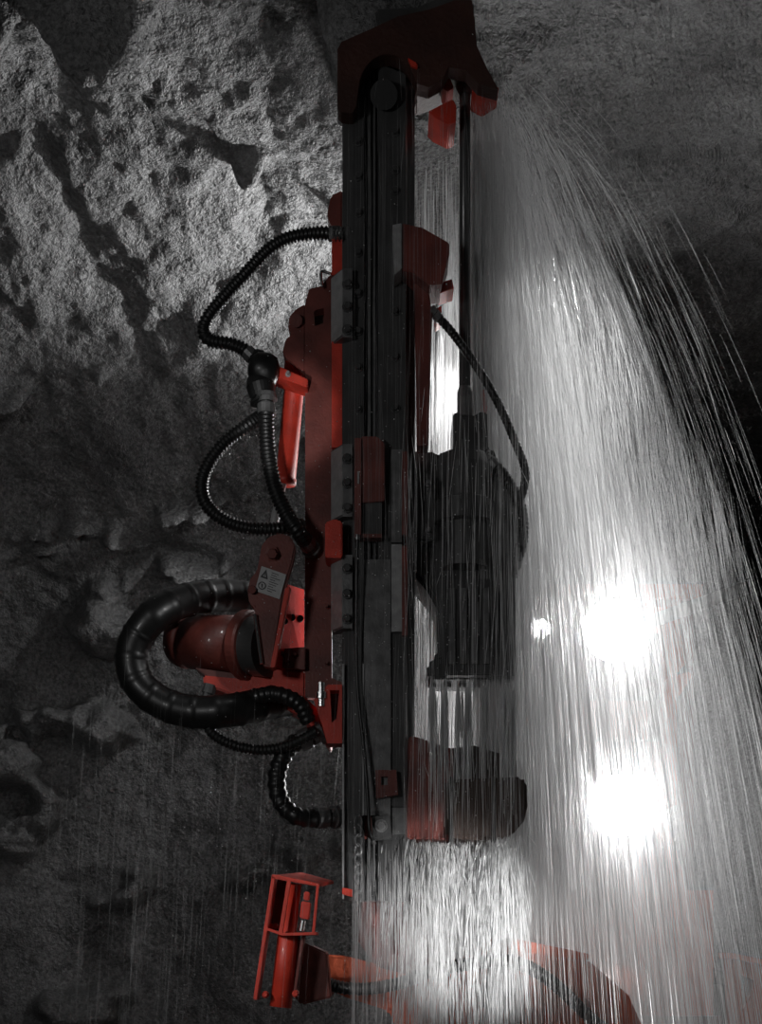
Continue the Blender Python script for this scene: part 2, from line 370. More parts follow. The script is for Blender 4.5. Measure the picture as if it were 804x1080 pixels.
# foot gear: clevis box with round bolt, red bracket
foot = thing('lower_clamp', 'dark red feed foot bracket with a grey bolted plate behind the falling water', 'bracket', P(400, 886, YF-.05))
bm = B(); plate(bm, [(383, 885), (383, 815), (396, 812), (400, 790), (436, 776), (478, 790), (480, 885), (430, 885)], YF+.02, .16); obj('bracket_body', bm, DRED, foot, bevel=.005)
bm = B(); plate(bm, [(396, 812), (418, 812), (420, 838), (397, 842)], YF-.03, .05, [[(402, 819), (409, 819), (409, 828), (402, 828)]]); obj('window_plate', bm, DRED, foot)
bm = B(); plate(bm, [(392, 861), (412, 859), (413, 884), (393, 886)], YF-.04, .06); obj('bolt_plate', bm, STEEL, foot, bevel=.003)
bolt(foot, 402, 871, YF-.04, .016, LSTEEL)
bm = B(); pbox(bm, 414, 428, 852, 880, YF-.01, .05); obj('spacer', bm, STEEL, foot, bevel=.003)

# drum at the foot (right) with rounded end
drum = thing('motor_drum', 'dark rounded motor drum at the foot of the feed, water pouring off its rim', 'motor', P(512, 886, YF+.15))
bm = B(); plate(bm, [(470, 822), (551, 819), (556, 824), (557, 850), (553, 866), (543, 878), (528, 885), (505, 886), (470, 883)], YF, .26); obj('drum_shell', bm, BROWN, drum, bevel=.014)
for x in (474, 519):
    bm = B(); plate(bm, [(x, 819), (x+4, 819), (x+4, 889), (x, 888)], YF-.006, .27); obj('drum_band', bm, DARK, drum, bevel=.002)
bm = B(); plate(bm, [(436, 800), (470, 790), (500, 786), (545, 800), (545, 826), (470, 826), (470, 884), (440, 884)], YF+.1, .12); obj('drum_mount', bm, BROWN, drum, bevel=.005)

# added dark round form for the dark curved water sheet
sh = thing('dark_round_form', 'large dark round form added for the dark water sheet, half hidden behind white falling water', 'dark form', P(452, 955, YF+.4))
bm = B(); lathe(bm, P(446, 896, YF+.32), P(446, 896, YF+.52), [(0, .15), (.02, .205), (.12, .21), (.14, .15), (.86, .15), (.88, .21), (.98, .205), (1, .15)], 40); obj('form_flange', bm, DARK, sh)
bm = B(); lathe(bm, P(446, 896, YF+.26), P(446, 896, YF+.34), [(0, .04), (.5, .06), (1, .06)], 20); obj('form_hub', bm, STEEL, sh)

# ------------------------------------------------------------------ rock drill and rod
YD = 5.12
rd = thing('rock_drill', 'bulky black rock drill riding the feed, streaked by falling water', 'rock drill', P(495, 718, YD))
bm = B(); plate(bm, [(428, 476), (452, 474), (470, 482), (482, 474), (520, 470), (530, 500), (543, 512), (544, 600), (544, 716), (452, 716), (450, 700), (462, 692), (460, 640), (452, 625), (432, 600), (428, 560)], YD, .26)
obj('drill_body', bm, DARK, rd, bevel=.012)
bm = B(); plate(bm, [(478, 436), (484, 434), (486, 438), (502, 438), (505, 434), (514, 435), (515, 474), (478, 476)], YD-.03, .2); obj('front_head', bm, DARK, rd, bevel=.004)
bm = B(); lathe(bm, P(490, 480, YD-.02), P(490, 600, YD-.02), [(0, .075), (.1, .085), (.4, .085), (.42, .1), (.6, .1), (.62, .08), (1, .08)], 28); obj('rotation_motor', bm, DARK, rd)
bm = B(); plate(bm, [(463, 478), (480, 474), (480, 500), (472, 512), (465, 508)], YD-.06, .06); obj('port_block', bm, STEEL, rd, bevel=.004)
bm = B(); plate(bm, [(430, 500), (458, 500), (458, 570), (430, 570)], YD-.04, .05); obj('side_cover', bm, DARK, rd, bevel=.006)
for x, y in ((436, 510), (452, 510), (436, 560), (452, 560)): bolt(rd, x, y, YD-.04, .009, STEEL)
bm = B(); plate(bm, [(455, 610), (520, 610), (524, 640), (520, 712), (470, 712), (468, 660)], YD-.05, .06); obj('damper_housing', bm, DARK, rd, bevel=.006)
for k in range(4): bm = B(); pbox(bm, 474+k*12, 480+k*12, 620, 700, YD-.065, .02); obj('cooling_rib', bm, STEEL, rd, bevel=.003)
bm = B(); lathe(bm, P(530, 560, YD+.05), P(530, 690, YD+.05), [(0, .03), (.05, .045), (.9, .045), (1, .03)], 20); obj('accumulator', bm, DARK, rd, True)
bm = B(); plate(bm, [(500, 500), (545, 520), (548, 560), (520, 560)], YD+.02, .1); obj('valve_block', bm, DARK, rd, bevel=.004)
for k in range(6): bm = B(); p = P(456+k*16, 716, YD+.1); cyl(bm, p, p-Vector((0, 0, .03)), .014, seg=10); obj('tail_stud', bm, STEEL, rd)
rod = thing('drill_rod', 'long thin dark drill rod standing vertical right of the feed rail', 'drill rod', P(490.5, 438, YD-.02))
bm = B(); lathe(bm, P(490.5, 440, YD-.0), P(490.5, -10, YD-.0), [(0, .02), (.9, .018), (1, .018)], 16); obj('rod_shaft', bm, DARK, rod, True)
bm = B(); lathe(bm, P(490.5, 440, YD), P(490.5, 408, YD), [(0, .026), (.8, .026), (1, .02)], 16); obj('coupling', bm, STEEL, rod); bm = B(); lathe(bm, P(490.5, 100, YD), P(490.5, 66, YD), [(0, .02), (.2, .03), (.8, .03), (1, .02)], 16); obj('coupling', bm, STEEL, rod)
bm = B(); plate(bm, [(507, 412), (511, 410), (514, 430), (513, 440), (508, 436)], YD+.05, .03); obj('cap', bm, RED, rd, bevel=.002, label='small bright red cap')

hose('hydraulic_hose', 'dark hose slanting down right from the clamp to the rock drill', [(458, 330, 5.0), (478, 352, 5.04), (505, 390, 5.06), (525, 424, 5.06), (541, 460, 5.06), (554, 496, 5.06), (550, 524, 5.1), (540, 536, 5.16)], YD, .014, group='hoses at the rock drill')
hose('hydraulic_hose', 'dark hose bulging out behind the right side of the rock drill', [(516, 486, 5.1), (530, 500, 5.1), (548, 532, 5.12), (551, 570, 5.12), (541, 600, 5.16)], YD, .02, group='hoses at the rock drill')
hose('hydraulic_hose', 'thin dark hose curving down the rail front above the foot bolt plate', [(377, 566, 4.93), (376, 640, 4.95), (377, 720, 4.96), (384, 790, 4.95), (388, 840, 4.94), (390, 876, 4.93), (394, 888, 4.95)], YF, .006, amp=0, pitch=.03, group='hoses at the feed foot')

# ------------------------------------------------------------------ red boom head carrying the feed (left of the rail)
YB = 5.1
bh = thing('feed_boom', 'long red boom head plate bolted along the left side of the feed', 'boom head', P(340, 745, YB))
bm = B(); plate(bm, [(350, 288), (350, 715), (361, 720), (361, 740), (322, 735), (322, 320), (326, 305), (338, 302)], YB-.02, .05, [[(331, 329), (333, 327), (341, 325), (342, 327), (341, 341), (332, 344)]])
obj('side_plate', bm, DRED, bh)
bm = B(); pbox(bm, 324, 348, 322, 350, YB+.05, .01); obj('dark_window_sheet', bm, DARK, bh)  # added dark sheet so the side plate window reads dark
bm = B(); plate(bm, [(322, 320), (312, 326), (305, 334), (304, 346), (308, 352), (301, 358), (298, 372), (303, 378), (322, 396)], YB, .06); obj('lug_plate', bm, DRED, bh, bevel=.004)
bm = B(); cyl(bm, P(312, 338, YB-.02), P(312, 338, YB+.08), .022); obj('lug_pin', bm, DRED, bh, bevel=.003)
bm = B(); pbox(bm, 350, 361, 360, 472, YB-.08, .05); obj('red_strip', bm, RED, bh, bevel=.005, label='bright red strip')
bm = B(); pbox(bm, 350, 361, 252, 290, YB-.08, .05); obj('red_strip', bm, RED, bh, bevel=.005)
bm = B(); plate(bm, [(349, 206), (361, 200), (361, 242), (350, 240), (345, 226)], YB-.06, .08); obj('end_cap', bm, DRED, bh, bevel=.004)
bm = B(); plate(bm, [(343, 551), (353, 547), (361, 550), (361, 588), (343, 588)], YB-.16, .12); obj('stop_block', bm, RED, bh, bevel=.004)
bm = B(); rings(bm, spline([P(340, 303, YB-.04), P(339, 287, YB-.04), P(350, 289, YB-.04)], .004), [.005]*len(spline([P(340, 303, YB-.04), P(339, 287, YB-.04), P(350, 289, YB-.04)], .004)), 8); obj('lifting_loop', bm, CHROME, bh, True)
# gusset opening toward the lamps on the right with slots (angled plate)
bm = B()
g = [(303, 612, 5.05), (312, 600, 5.04), (323, 622, 5.14), (323, 735, 5.14), (300, 722, 5.08), (285, 704, 5.04)]
v = [bm.verts.new(P(*q)) for q in ((300, 615, 5.00), (321, 622, 5.20), (321, 708, 5.20), (286, 704, 4.98))]
f = bm.faces.new(v); r = bmesh.ops.extrude_face_region(bm, geom=[f]); bmesh.ops.translate(bm, verts=[q for q in r['geom'] if isinstance(q, bmesh.types.BMVert)], vec=(-.012, .02, 0))
obj('gusset', bm, MRED, bh, label='bright red gusset with three oblong slots')
for px, py, yy in ((300.5, 655, 5.045), (308.5, 651, 5.085), (317, 652, 5.14)):
    bm = B(); c = P(px, py, yy-.012); cyl(bm, c, c+Vector((-.004, .02, 0)), .011, seg=14); obj('slot', bm, INK, bh)
bm = B(); plate(bm, [(284, 704), (322, 708), (322, 735), (340, 752), (352, 772), (348, 790), (334, 770), (312, 752), (288, 742), (252, 736), (215, 722), (214, 712), (256, 716)], YB-.01, .14); obj('lower_cradle', bm, RED, bh, bevel=.006)
bm = B(); plate(bm, [(288, 685), (322, 682), (322, 706), (287, 703)], YB-.05, .1); obj('bolt_flange', bm, DRED, bh, bevel=.003)
for x, y in ((294, 697), (303, 698), (311, 691), (298, 690)): bolt(bh, x, y, YB-.05, .007, DRED)
bm = B(); plate(bm, [(331, 738), (346, 722), (361, 722), (361, 784), (345, 784), (340, 765)], YB-.12, .1, [[(348, 728), (358, 728), (355, 758), (350, 762)]]); obj('lower_bracket', bm, RED, bh)
bm = B(); pbox(bm, 346, 361, 724, 780, YB-.05, .02); obj('bracket_back', bm, DRED, bh)
bm = B(); lathe(bm, P(339, 745, YB-.12), P(339, 720, YB-.12), [(0, .012), (.3, .012), (.32, .018), (.6, .018), (.62, .013), (1, .013)], 12); obj('grease_fitting', bm, CHROME, bh)
for y in (640, 700): bolt(bh, 345, y, YB-.02, .006, DRED)

# link plate with warning label and pin
lk = thing('link_plate', 'brown-red link plate with a grey warning label and a pivot pin on top', 'link plate', P(288, 703, 4.97))
YL = 4.93
bm = B(); plate(bm, [(276, 575), (283, 566), (296, 562), (307, 566), (312, 576), (309, 592), (300, 622), (287, 704), (277, 702), (271, 664), (268, 640), (263, 636), (261, 622), (264, 610), (271, 602)], YL, .05); obj('plate', bm, DRED, lk, bevel=.005)
bm = B(); lathe(bm, P(287, 584, YL), P(287, 584, YL-.03), [(0, .026), (.3, .026), (.32, .018), (1, .016)], 6); obj('pivot_pin', bm, DRED, lk)
bm = B(); lathe(bm, P(266, 622, YL), P(266, 622, YL-.02), [(0, .014), (1, .012)], 12); obj('small_pin', bm, DRED, lk)
bm = B(); v = [P(302.5, 622, YL+.0), P(304.5, 622, YL), P(289, 704, YL), P(285, 704, YL)]
plate(bm, [(301, 620), (306, 618), (290, 704), (285, 704)], YL-.004, .06); obj('lit_edge', bm, RED, lk, bevel=.002, label='brighter red strip painting the lit plate edge')  # lit rim of the link plate put into a brighter red
bm = B(); cyl(bm, P(269, 648, YL-.01), P(276, 700, YL-.01), .006, seg=8); obj('grease_pipe', bm, CHROME, lk)
lab = B(); plate(lab, [(276, 597), (302, 606), (295, 632), (269, 623)], YL-.004, .004); lb = obj('warning_label', lab, LABEL, lk, label='pale grey warning label')
def Lp(u, v, r=0): # position on the label
    a = Vector((276, 597)); e = Vector((26, 9)); f = Vector((-7, 26)); q = a+e*u+f*v; return (q.x, q.y)
bm = B(); plate(bm, [Lp(.06, .42), Lp(.36, .42), Lp(.21, .06)], YL-.0055, .002, [[Lp(.14, .36), Lp(.28, .36), Lp(.21, .18)]]); plate(bm, [Lp(.195, .22), Lp(.225, .22), Lp(.22, .34), Lp(.2, .34)], YL-.0055, .002)
obj('triangle_symbol', bm, INK, lb)
bm = B(); c = Lp(.21, .72); plate(bm, circ(c[0], c[1], 4.2, 20), YL-.0055, .002, [circ(c[0], c[1], 3.2, 20)]); plate(bm, [(c[0]-.8, c[1]-2), (c[0]+.8, c[1]-2), (c[0]+.6, c[1]+2), (c[0]-.6, c[1]+2)], YL-.0055, .002); obj('round_symbol', bm, INK, lb)
bm = B()
for k in range(9):
    v0 = .1+k*.09; u1 = .62+.32*random.random(); plate(bm, [Lp(.44, v0), Lp(u1, v0), Lp(u1, v0+.025), Lp(.44, v0+.025)], YL-.0055, .002)
obj('text_lines', bm, INK, lb)

# boom tube
bt = thing('boom_tube', 'fat brown-red boom tube lying level, black hose looping round its end', 'boom', P(225, 712, YB))
bm = B(); a = P(182, 676, YB+.15); b = P(266, 681, YB-.02)
lathe(bm, a, b, [(0, .02), (.02, .055), (.06, .078), (.12, .088), (.16, .092), (.20, .092), (.205, .084), (.27, .084), (.275, .093), (.84, .098)], 40); obj('tube', bm, DRED, bt, True)
bm = B(); lathe(bm, a, b, [(.90, .112), (.92, .118), (1.0, .118), (1.02, .112)], 40); obj('flange', bm, DRED, bt)
bm = B(); lathe(bm, a, b, [(1.02, .10), (1.2, .10)], 40); obj('collar', bm, DARK, bt)
bm = B(); lathe(bm, P(218, 738, YB), P(222, 722, YB), [(0, .018), (.4, .018), (.42, .024), (1, .022)], 10); obj('hose_fitting', bm, STEEL, bt)
bm = B(); plate(bm, [(205, 704), (262, 712), (262, 722), (222, 716)], YB, .1); obj('tube_cradle', bm, DRED, bt, bevel=.004)

# hydraulic cylinder
cy = thing('hydraulic_cylinder', 'bright red hydraulic cylinder leaning beside the feed with a chrome rod below', 'cylinder', P(284, 590, YB))
YC = 5.16
bm = B(); lathe(bm, P(314, 368, YC), P(301, 511, YC), [(0, .034), (.04, .036), (.05, .040), (.16, .040), (.17, .034), (.95, .034), (.96, .037), (1, .036)], 24); obj('barrel', bm, RED, cy, True)
bm = B(); lathe(bm, P(298, 509, YC), P(281, 592, YC), [(0, .015), (1, .015)], 18); obj('piston_rod', bm, LSTEEL, cy, True)
bm = B(); plate(bm, [(303, 356), (322, 350), (327, 372), (322, 392), (300, 392)], YC-.02, .06); obj('clevis', bm, DRED, cy, bevel=.004)
bm = B(); plate(bm, [(276, 384), (290, 384), (325, 400), (324, 408), (300, 400), (278, 393)], YC-.14, .1); obj('cross_bar', bm, RED, cy, bevel=.003)
for x, y in ((287, 389), (304, 395)): bolt(cy, x, y, YC-.14, .007, LSTEEL)
bm = B(); cyl(bm, P(289, 398, YC-.1), P(283, 440, YC-.1), .010, seg=10); obj('port_pipe', bm, RED, cy)

# hose junction + ribbed hoses
YH = 5.0
hj = thing('hose_junction', 'black rounded hose junction with a ridged collar hanging by the cross bar', 'hose junction', P(275, 425, YH))
bm = B(); lathe(bm, P(262, 388, YH), P(294, 392, YH), [(0, .015), (.08, .04), (.3, .055), (.7, .055), (.92, .042), (1, .02)], 24); obj('junction_body', bm, RUBBER, hj, True)
bm = B(); lathe(bm, P(273, 398, YH), P(279, 426, YH), [(0, .04), (.3, .048), (.75, .042), (.78, .034), (.84, .034), (.86, .046), (.93, .046), (.95, .034), (1, .034)], 24); obj('ridged_collar', bm, RUBBER, hj)
bm = B(); lathe(bm, P(268, 372, YH), P(276, 384, YH), [(0, .02), (.3, .03), (1, .035)], 20); obj('hose_boot', bm, RUBBER, hj)
G = 'ribbed black hoses by the boom'
hose('ribbed_hose', 'ribbed black hose arching from the feed rail down to the junction', [(360, 247, 5.02), (335, 246), (305, 251), (283, 264), (258, 290), (236, 314), (220, 334), (215, 349), (222, 359), (243, 363), (258, 369), (268, 378)], YH, .0205, .0125, .22, G)
hose('ribbed_hose', 'ribbed black hose dropping straight from the junction collar to the red plate', [(281, 424), (281, 450), (283, 480), (290, 514), (302, 542), (314, 560), (326, 576, 5.05)], YH-.03, .024, .0125, .2, G)
hose('ribbed_hose', 'ribbed black hose looping left in a wide bow below the junction', [(280, 436, 5.05), (262, 448), (240, 464), (222, 486), (213, 510), (218, 532), (236, 548), (262, 557), (292, 558), (312, 556, 5.04)], YH, .021, .0125, .22, G)
hose('wrapped_hose', 'thick black wrapped hose curling in a big loop round the boom tube', [(292, 632, 5.3), (262, 630, 5.22), (232, 628, 5.16), (200, 632, 5.08), (166, 647, 5.0), (145, 672), (139, 697), (147, 722), (172, 742), (205, 751), (245, 749), (280, 742, 5.08), (312, 736, 5.2)], YH, .055, .036, .05, G, fit=False)
bm = B()
for px, py, ang in ((235, 614, 0), (205, 617, .1), (183, 625, .5)): pass
hose('ribbed_hose', 'thin ribbed hose sagging low below the thick looped hose', [(215, 758), (226, 775), (250, 787), (280, 791), (308, 785), (335, 771, 4.98)], YH, .017, .0125, .2, G, fit=False)
hose('ribbed_hose', 'short fat ringed hose curling down below the lower red bracket', [(330, 776), (308, 786), (296, 804), (292, 826), (298, 848), (316, 862), (346, 862, 5.1)], YH+.04, .03, .03, .14, G)
hose('ribbed_hose', 'short black hose slung under the red cradle plate', [(225, 752, 5.1), (262, 738, 5.02), (290, 732, 4.98), (315, 742, 4.98), (326, 762, 5.0)], YH, .026, .02, .12, G, fit=False)
bm = B(); cyl(bm, P(349, 241, 4.99), P(349, 253, 4.99), .01, seg=10)
for x in (347, 351, 355, 359): lathe(bm, P(x, 247, 5.01), P(x+2.5, 247, 5.01), [(0, .024), (1, .024)], 16)
tag(obj('hose_clamp', bm, CHROME), 'shiny metal hose clamp on the arching hose at the rail', 'clamp')

# ------------------------------------------------------------------ red lamp guard at the lower left
YG = 4.9
gd = thing('red_guard_frame', 'leaning bright red guard frame with an open top box and a round post', 'guard', P(287, 1065, YG))
bm = B(); plate(bm, [(288, 922), (320, 919), (351, 928), (334, 933), (306, 928)], YG-.0, .02)
v = [P(288, 922, YG), P(320, 919, YG+.2), P(351, 928, YG+.2), (P(334, 933, YG))]
bm.free(); bm = B(); f = bm.faces.new([bm.verts.new(q) for q in (P(287, 923, YG), P(318, 920, YG+.22), P(352, 929, YG+.20), P(337, 932, YG))])
r = bmesh.ops.extrude_face_region(bm, geom=[f]); bmesh.ops.translate(bm, verts=[q for q in r['geom'] if isinstance(q, bmesh.types.BMVert)], vec=(0, 0, -.01)); obj('top_plate', bm, RED, gd)
bm = B(); plate(bm, [(287, 922), (291, 923), (271, 1055), (267, 1054)], YG, .12); obj('side_rail', bm, RED, gd, bevel=.002)
bm = B(); plate(bm, [(303, 928), (307, 929), (298, 984), (294, 983)], YG-.004, .02); obj('upright', bm, RED, gd, bevel=.001)
bm = B(); plate(bm, [(334, 932), (337, 932), (332, 985), (329, 985)], YG-.004, .02); obj('upright', bm, RED, gd, bevel=.001)
bm = B(); plate(bm, [(288, 922), (337, 932), (337, 935), (288, 925)], YG-.006, .02); obj('cross_rail', bm, RED, gd, bevel=.001); bm = B(); plate(bm, [(281, 978), (298, 984), (334, 983), (334, 986), (298, 987), (281, 981)], YG-.006, .15); obj('cross_rail', bm, RED, gd, bevel=.001)
bm = B(); plate(bm, [(290, 926), (305, 930), (296, 982), (281, 979)], YG+.11, .01); obj('back_sheet', bm, DRED, gd)
bm = B(); lathe(bm, P(310, 932, YG+.07), P(296, 1062, YG+.07), [(0, .026), (.38, .026), (.40, .034), (1, .036)], 24); obj('post', bm, RED, gd, True)
bm = B(); plate(bm, [(318, 950), (328, 952), (326, 970), (316, 968)], YG+.02, .05); plate(bm, [(321, 940), (327, 941), (326, 950), (320, 949)], YG+.03, .03); obj('switch_box', bm, RED, gd, bevel=.003)
bm = B(); cyl(bm, P(320, 971, YG+.05), P(318, 982, YG+.05), .009, seg=10); obj('switch_stem', bm, CHROME, gd)
bm = B(); plate(bm, [(318, 985), (322, 985), (312, 1050), (309, 1050)], YG+.03, .08); obj('side_rail', bm, DRED, gd, bevel=.002)
for x, y in ((286, 977), (291, 977)): bolt(gd, x, y, YG+.08, .008, RED)
for x, y in ((280, 1049), (312, 1048)): bolt(gd, x, y, YG+.03, .009, RED)
bm = B(); plate(bm, [(300, 1000), (312, 990), (345, 1005), (350, 1052), (318, 1060), (300, 1040)], YG+.14, .3); obj('mount_bracket', bm, DRED, gd, bevel=.006)

# lower boom arm joining the feed to the carrier
ba = thing('lower_boom', 'orange lower boom arm crossing the foot of the picture behind falling water', 'boom', P(480, 1080, 5.6))
bm = B(); plate(bm, [(333, 1006), (362, 1008), (420, 1022), (452, 1030), (470, 1040), (500, 1110), (430, 1110), (410, 1066), (365, 1052), (340, 1040)], 5.2, .22); obj('arm_link', bm, ORANGE, ba, bevel=.01)
bm = B(); plate(bm, [(440, 1060), (482, 1022), (506, 998), (524, 994), (620, 1012), (664, 1050), (690, 1110), (470, 1120)], 5.12, .3); obj('knuckle', bm, ORANGE, ba, bevel=.012)
bm = B(); plate(bm, [(500, 1000), (524, 986), (622, 1006), (620, 1014), (524, 1000), (505, 1010)], 5.1, .5); obj('top_rib', bm, ORANGE, ba, bevel=.004)
bm = B(); cyl(bm, P(520, 1050, 5.08), P(520, 1050, 5.14), .05); obj('pin_cap', bm, DARK, ba, bevel=.004)
a = P(600, 1060, 5.3); b = P(640, 1040, 7.9)
bm = B(); d = (b-a)
for k in range(1): cyl(bm, a-Vector((0, 0, .1)), Vector((1.35, 8.2, 1.0)), .14, seg=24)
obj('boom_cylinder', bm, ORANGE, ba, True)
# rail-to-boom carrier arm (behind the feed)
bm = B(); plate(bm, [(380, 940), (440, 935), (470, 985), (450, 1036), (400, 1024), (376, 990)], 5.2, .3); obj('feed_cradle', bm, DRED, ba, bevel=.01)
hose('hydraulic_hose', 'dark hose bowing low across the orange boom arm beside the red frame', [(321, 990, 5.12), (328, 1020, 5.12), (348, 1038, 5.13), (385, 1043, 5.14), (425, 1036, 5.14), (455, 1024, 5.1), (500, 1016, 5.05), (540, 1014, 5.05), (580, 1034, 5.05), (640, 1090, 5.07)], 5.1, .022, group='hoses low on the boom')

# ------------------------------------------------------------------ carrier machine in the background with lit lamps
YV = 7.85
cv = thing('drill_carrier', 'orange drilling carrier machine facing us in the spray, two blazing headlamps', 'vehicle', (1.35, 9.6, 0))
bm = B(); box(bm, .55, 1.72, YV, YV+3.2, .45, 1.5); obj('chassis', bm, ORANGE, cv, bevel=.03)
bm = B(); v = [(.7, 1.5), (1.6, 1.5), (1.45, 2.0), (.9, 2.0)]
lo = [bm.verts.new((x, YV+.05, z)) for x, z in v]; hi = [bm.verts.new((x, YV+1.0, z+.1)) for x, z in v]
for i in range(4): bm.faces.new((lo[i], lo[(i+1) % 4], hi[(i+1) % 4], hi[i]))
bm.faces.new(lo); bm.faces.new(hi[::-1]); obj('hood', bm, ORANGE, cv, bevel=.02)
bm = B()
for x0, x1 in ((.90, 1.12), (1.18, 1.38)):
    box(bm, x0, x1, YV, YV+.1, 2.28, 2.48)
obj('front_panel', bm, ORANGE, cv, bevel=.02)
bm = B(); box(bm, .8, 1.65, YV+.6, YV+2.0, 2.0, 3.1); obj('cab', bm, ORANGE, cv, bevel=.03)
bm = B(); box(bm, .9, 1.55, YV+.58, YV+.62, 2.35, 2.95); obj('windscreen', bm, GLASS, cv)
bm = B(); box(bm, .65, 1.75, YV+.4, YV+2.2, 3.1, 3.18); obj('roof_canopy', bm, ORANGE, cv, bevel=.02)
for x in (.72, 1.68):
    bm = B(); box(bm, x-.03, x+.03, YV+.45, YV+.51, 1.5, 3.1); obj('canopy_post', bm, DRED, cv, bevel=.004)
bm = B(); box(bm, .5, 1.75, YV-.06, YV, .6, .85); obj('bumper', bm, DRED, cv, bevel=.01)
bm = B(); box(bm, .62, 1.08, YV-.25, YV+.2, 1.565, 1.59); obj('step_plate', bm, ORANGE, cv)
bm = B(); cyl(bm, P(652, 668, YV-.05), P(792, 618, YV+.25), .035, seg=12); obj('guard_rail', bm, LSTEEL, cv, True)
bm = B(); plate(bm, [(700, 650), (716, 655), (724, 700), (712, 712), (702, 690)], YV+.1, .08); plate(bm, [(704, 715), (728, 708), (730, 714), (716, 735), (706, 760), (700, 740)], YV+.1, .08); obj('boom_bracket', bm, ORANGE, cv, bevel=.005)
bm = B(); plate(bm, [(773, 1007), (830, 1020), (830, 1100), (776, 1100)], YV-.2, .2, [[(782, 1028), (796, 1034), (792, 1050), (783, 1066)]]); obj('stabiliser_leg', bm, ORANGE, cv)
bm = B(); plate(bm, [(772, 1005), (830, 1017), (830, 1022), (772, 1011)], YV-.3, .3); obj('stabiliser_top', bm, ORANGE, cv)
for x in (.4, 1.85):
    for y in (YV+.6, YV+2.6):
        bm = B(); lathe(bm, (x-.15, y, .5), (x+.15, y, .5), [(0, .3), (.02, .46), (.15, .5), (.85, .5), (.98, .46), (1, .3)], 32); wh = obj('wheel', bm, TYRE, cv, True)
        bm = B(); lathe(bm, (x-.17, y, .5), (x+.17, y, .5), [(0, .12), (.05, .24), (.95, .24), (1, .12)], 20); obj('hub', bm, ORANGE, wh)
for px, py, s, r in HL:
    c = P(px, py, LAMP_Y)
    bm = B(); lathe(bm, c+Vector((0, .16, 0)), c, [(0, r*.4), (.3, r*.9), (.8, r*1.05), (1, r*1.1)], 28); h = obj('headlamp', bm, DARK, cv, label='blazing white headlamp' if s == 1 else 'small lit lamp')
    bm = B(); lathe(bm, c+Vector((0, .01, 0)), c-Vector((0, .012, 0)), [(0, r), (.6, r), (1, r*.8)], 28); obj('lens', bm, LENS, h)
    bm = B(); cyl(bm, c+Vector((0, .12, 0)), Vector((max(c.x, .9), YV+.66, min(c.z, 3.0))), .022, seg=10); obj('bracket', bm, DARK, h)

# ------------------------------------------------------------------ water
def strands(name, paths, rad, m, label, cat='water'):
    """paths (N,k,3), rad (N,) -> thin three-sided threads, one mesh"""
    paths = np.asarray(paths, dtype=np.float64); N, k = paths.shape[:2]
    tp = np.sin(np.linspace(.12, PI-.12, k))**.6
    a = rng.random(N)*2*PI; V = np.zeros((N, k, 3, 3))
    for j in range(3):
        off = np.stack([np.cos(a+j*2*PI/3), np.sin(a+j*2*PI/3), 0*a], -1)
        V[:, :, j] = paths+off[:, None]*(np.asarray(rad)[:, None]*tp)[..., None]
    idx = np.arange(N*k*3).reshape(N, k, 3); q = []
    for j in range(3):
        j2 = (j+1) % 3; q.append(np.stack([idx[:, :-1, j], idx[:, :-1, j2], idx[:, 1:, j2], idx[:, 1:, j]], -1).reshape(-1, 4))
    q = np.concatenate(q); me = bpy.data.meshes.new(name)
    me.vertices.add(N*k*3); me.vertices.foreach_set('co', V.reshape(-1).astype(np.float32))
    me.loops.add(q.size); me.loops.foreach_set('vertex_index', q.reshape(-1).astype(np.int32))
    me.polygons.add(len(q)); me.polygons.foreach_set('loop_start', (np.arange(len(q))*4).astype(np.int32)); me.update(calc_edges=True)
    o = link(name, me, m, None, True); return tag(o, label, cat, None, 'stuff')
def ballistic(N, src, vel, t0, t1, k=6):
    """src (N,3) vel (N,3) segments of the flight between t0 and t1 (N,)"""
    t = t0[:, None]+(t1-t0)[:, None]*np.linspace(0, 1, k)[None]
    p = src[:, None]+vel[:, None]*t[..., None]; p[..., 2] -= 4.9*t**2; return p
U = lambda a, b, n: rng.uniform(a, b, n)
def src_px(N, px, py, Y, sx, sy, sY):
    c = np.array(P(px, py, Y)); return c+np.stack([rng.normal(0, sx, N), rng.normal(0, sY, N), rng.normal(0, sy, N)], -1)
# main fan of spray thrown right from the drill head
N = 36000
src = src_px(N, 508, 96, 5.25, .045, .04, .07)
sp = np.minimum(rng.exponential(.42, N), 1.8); ang = rng.normal(.1, .55, N)
vel = np.stack([sp*np.cos(ang), sp*np.sin(ang)*1.1, U(-1.3, .3, N)], -1)
tt = U(.02, 1, N)**.65*.95; ln = U(.02, .13, N)
strands('spray_fan', ballistic(N, src, vel, tt, tt+ln), U(.0003, .0008, N)*(1+1.3*(rng.random(N) < .07)), WATER, 'white spray fanning out to the right from the drill head')
# broad rain of fine threads behind the rod falling over the lamps
N = 14000
x = .25+1.0*rng.random(N)**2; y = U(5.3, 7.2, N); z = U(.5, 4.0, N)
z = np.minimum(z, 4.3-1.7*np.clip(x-.35, 0, 2)**1.0)
L = U(.08, .5, N); lean = (x-.3)*.16+rng.normal(0, .012, N)
path = np.stack([np.stack([x+lean*L*s, y, z-L*s], -1) for s in np.linspace(0, 1, 5)], 1)
strands('falling_water', path, U(.0003, .0008, N)*(1+1.2*(rng.random(N) < .04)), WATER, 'fine vertical threads of water falling in front of the headlamps')
